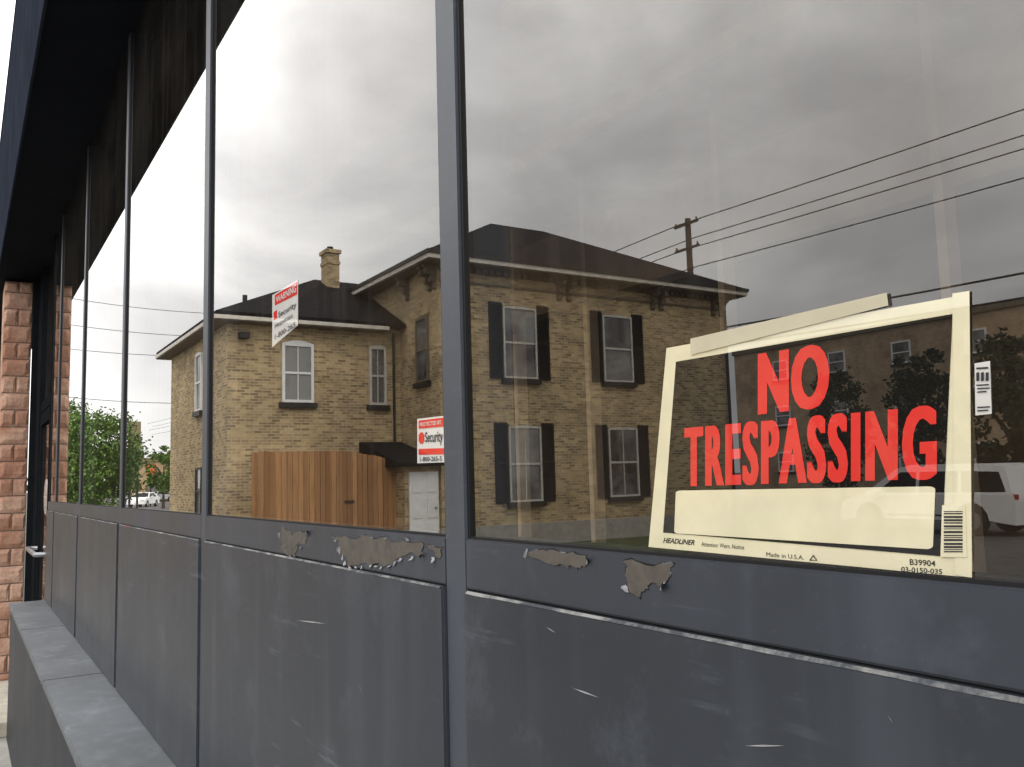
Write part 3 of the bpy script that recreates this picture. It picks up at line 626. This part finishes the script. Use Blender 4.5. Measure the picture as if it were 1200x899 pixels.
for px, py, pm, lab, rz in ((168, 594, m_carw, 'white car farthest left in the distant street past the house', .5), (185, 588, m_cars, 'silver car parked beside the small distant tree', 1.2), (158, 588, m_card_, 'dark car parked behind the white car in the distant street', .4), (177, 586, m_card_, 'dark car between the white and the silver car in the distant street', 1.0)):
    g_ = onZ(px, py, ZG); vehicle('parked_car', lab, 'car', (g_.x, -g_.y, ZG), rz, pm, car_prof, .95, car_top, 1.75, (1.3, -1.3), .31, car_w, 'cars in the distant street', False)
p = onX(157, 500, -70); z0, z1 = onX(157, 540, -70).z, onX(157, 494, -70).z; y0, y1 = onX(150, 515, -70).y, onX(165, 515, -70).y
t = thing('roadside_sign', 'brownish yellow roadside sign board on posts near the bushy tree', 'sign', (-70, -p.y, ZG))
V().box(-70.1, -70, y0, y1, z0, z1).build('board', m_yel, t); V().box(-70.08, -70.02, y0+.1, y0+.25, ZG, z0).build('post', m_dark, t); V().box(-70.08, -70.02, y1-.25, y1-.1, ZG, z0).build('post', m_dark, t)
p = onX(177, 548, -100); z0, z1 = onX(177, 556, -100).z, onX(177, 544, -100).z; y0, y1 = onX(171, 548, -100).y, onX(183, 548, -100).y
t = thing('roadside_sign', 'small orange sign on a post above the distant parked cars', 'sign', (-100, -p.y, ZG))
V().box(-100.1, -100, y0, y1, z0, z1).build('board', m_orange, t); V().box(-100.08, -100.02, p.y-.08, p.y+.08, ZG, z0).build('post', m_dark, t)
p = onX(178, 560, -130); ya, yb = onX(163, 560, -130).y, onX(197, 560, -130).y; zt = onX(180, 541, -130).z
t = thing('distant_shop', 'low tan shop with flat roof at the far end of the street', 'building', (-134, -p.y, ZG))
V().box(-140, -130, ya, yb, ZG, zt).build('wall', m_tan, t); V().box(-140.2, -129.8, ya-.2, yb+.2, zt+.01, zt+.5).build('roof', m_yel, t); V().box(-129.99, -129.95, ya+1, yb-1, .6, 2.4).build('window', m_pane, t)
# ------------------------------------------------------------------ utility pole and lines
YP = 25.; pb0 = onY(808, 300, YP); xp = pb0.x; zt = onY(807, 256, YP).z; zA = onY(807, 263, YP).z; zB = onY(807, 292, YP).z
pole = thing('utility_pole', 'wooden utility pole with two crossarms behind the house roof', 'pole', (xp, -YP, ZG))
V().tube([(xp, YP, ZG), (xp, YP, zt)], .17, 10, .12).build('shaft', m_pole, pole)
for z in (zA, zB):
    V().box(xp-.7, xp+.7, YP-.16, YP-.06, z-.045, z+.045).build('crossarm', m_pole, pole)
    for dx in (-.62, .62): V().tube([(xp+dx, YP-.11, z+.045), (xp+dx, YP-.11, z+.16)], .04).build('insulator', m_brkt, pole)
hts = [(12.0, -.5), (11.55, .3), (10.95, -.3), (10.3, .3), (zB-3.6, -.2), (zB-4.3, -.2)]
for k, (z, dy) in enumerate(hts):
    pts = []
    for xa, xb in ((-150, xp), (xp, xp+62)):
        for j in range(13):
            u = j/12; pts.append((xa+(xb-xa)*u, YP+dy, z-(1.2 if xb > xp else 2.0)*4*u*(1-u)*.45))
    o = V().tube(pts, .022 if k < 4 else .035, 5).build('power_line', m_wire); tag(o, 'thin black overhead wire running past the utility pole', 'power line', 'overhead wires along the street')
for k, (ya, yb) in enumerate(((346, 366), (378, 393), (408, 415), (465, 470))):
    a = onX(40, ya-4, -62); b = onX(260, yb+2, -62); pts = [a+(b-a)*(j/10)+Vector((0, 0, -.25*4*(j/10)*(1-j/10))) for j in range(11)]
    o = V().tube(pts, .02, 5).build('cross_wire', m_wire); tag(o, 'thin overhead wire crossing the pale sky left of the house', 'power line', 'wires crossing the street left of the house')
# ------------------------------------------------------------------ light and sky
sun_dir = Vector((.62, .30, .72)).normalized()
sd = bpy.data.lights.new('sun', 'SUN'); sd.energy = 1.5; sd.angle = R(25); sd.color = (1, .95, .88); so = bpy.data.objects.new('sun', sd); C.objects.link(so)
so.rotation_euler = sun_dir.to_track_quat('Z', 'Y').to_euler(); so.location = (5, 5, 20)
w = bpy.data.worlds.new('World'); S.world = w; w.use_nodes = True; nt = w.node_tree
bg = nt.nodes['Background']; sky = N(nt, 'ShaderNodeTexSky', sky_type='NISHITA'); sky.sun_disc = False
sky.sun_elevation = math.asin(sun_dir.z); sky.sun_rotation = math.atan2(sun_dir.x, sun_dir.y)
tc = N(nt, 'ShaderNodeTexCoord'); gv = tc.outputs['Generated']; sp = N(nt, 'ShaderNodeSeparateXYZ'); L(nt, gv, sp.inputs[0])
f1_ = nz(nt, 3.4, 8, gv, (1, 1, 1.9), .52, .35); f2_ = nz(nt, 1.3, 2, gv, (1, 1, 1.5))
cl = ramp(nt, f1_, [(.34, (.66, .66, .67)), (.5, (.85, .85, .855)), (.62, (1.05, 1.045, 1.035))])
cl = mixc(nt, 1, cl, ramp(nt, f2_, [(.32, .90), (.66, 1.12)]), 'MULTIPLY')
hz = ramp(nt, sp.outputs[2], [(0., .80), (.25, 1.02), (.6, 1.4), (1., 1.5)])
cl = mixc(nt, 1, cl, hz, 'MULTIPLY'); cl = mixc(nt, 1, cl, (18, 18, 18), 'MULTIPLY')
L(nt, mixc(nt, .94, sky.outputs[0], cl), bg.inputs[0]); bg.inputs[1].default_value = .13
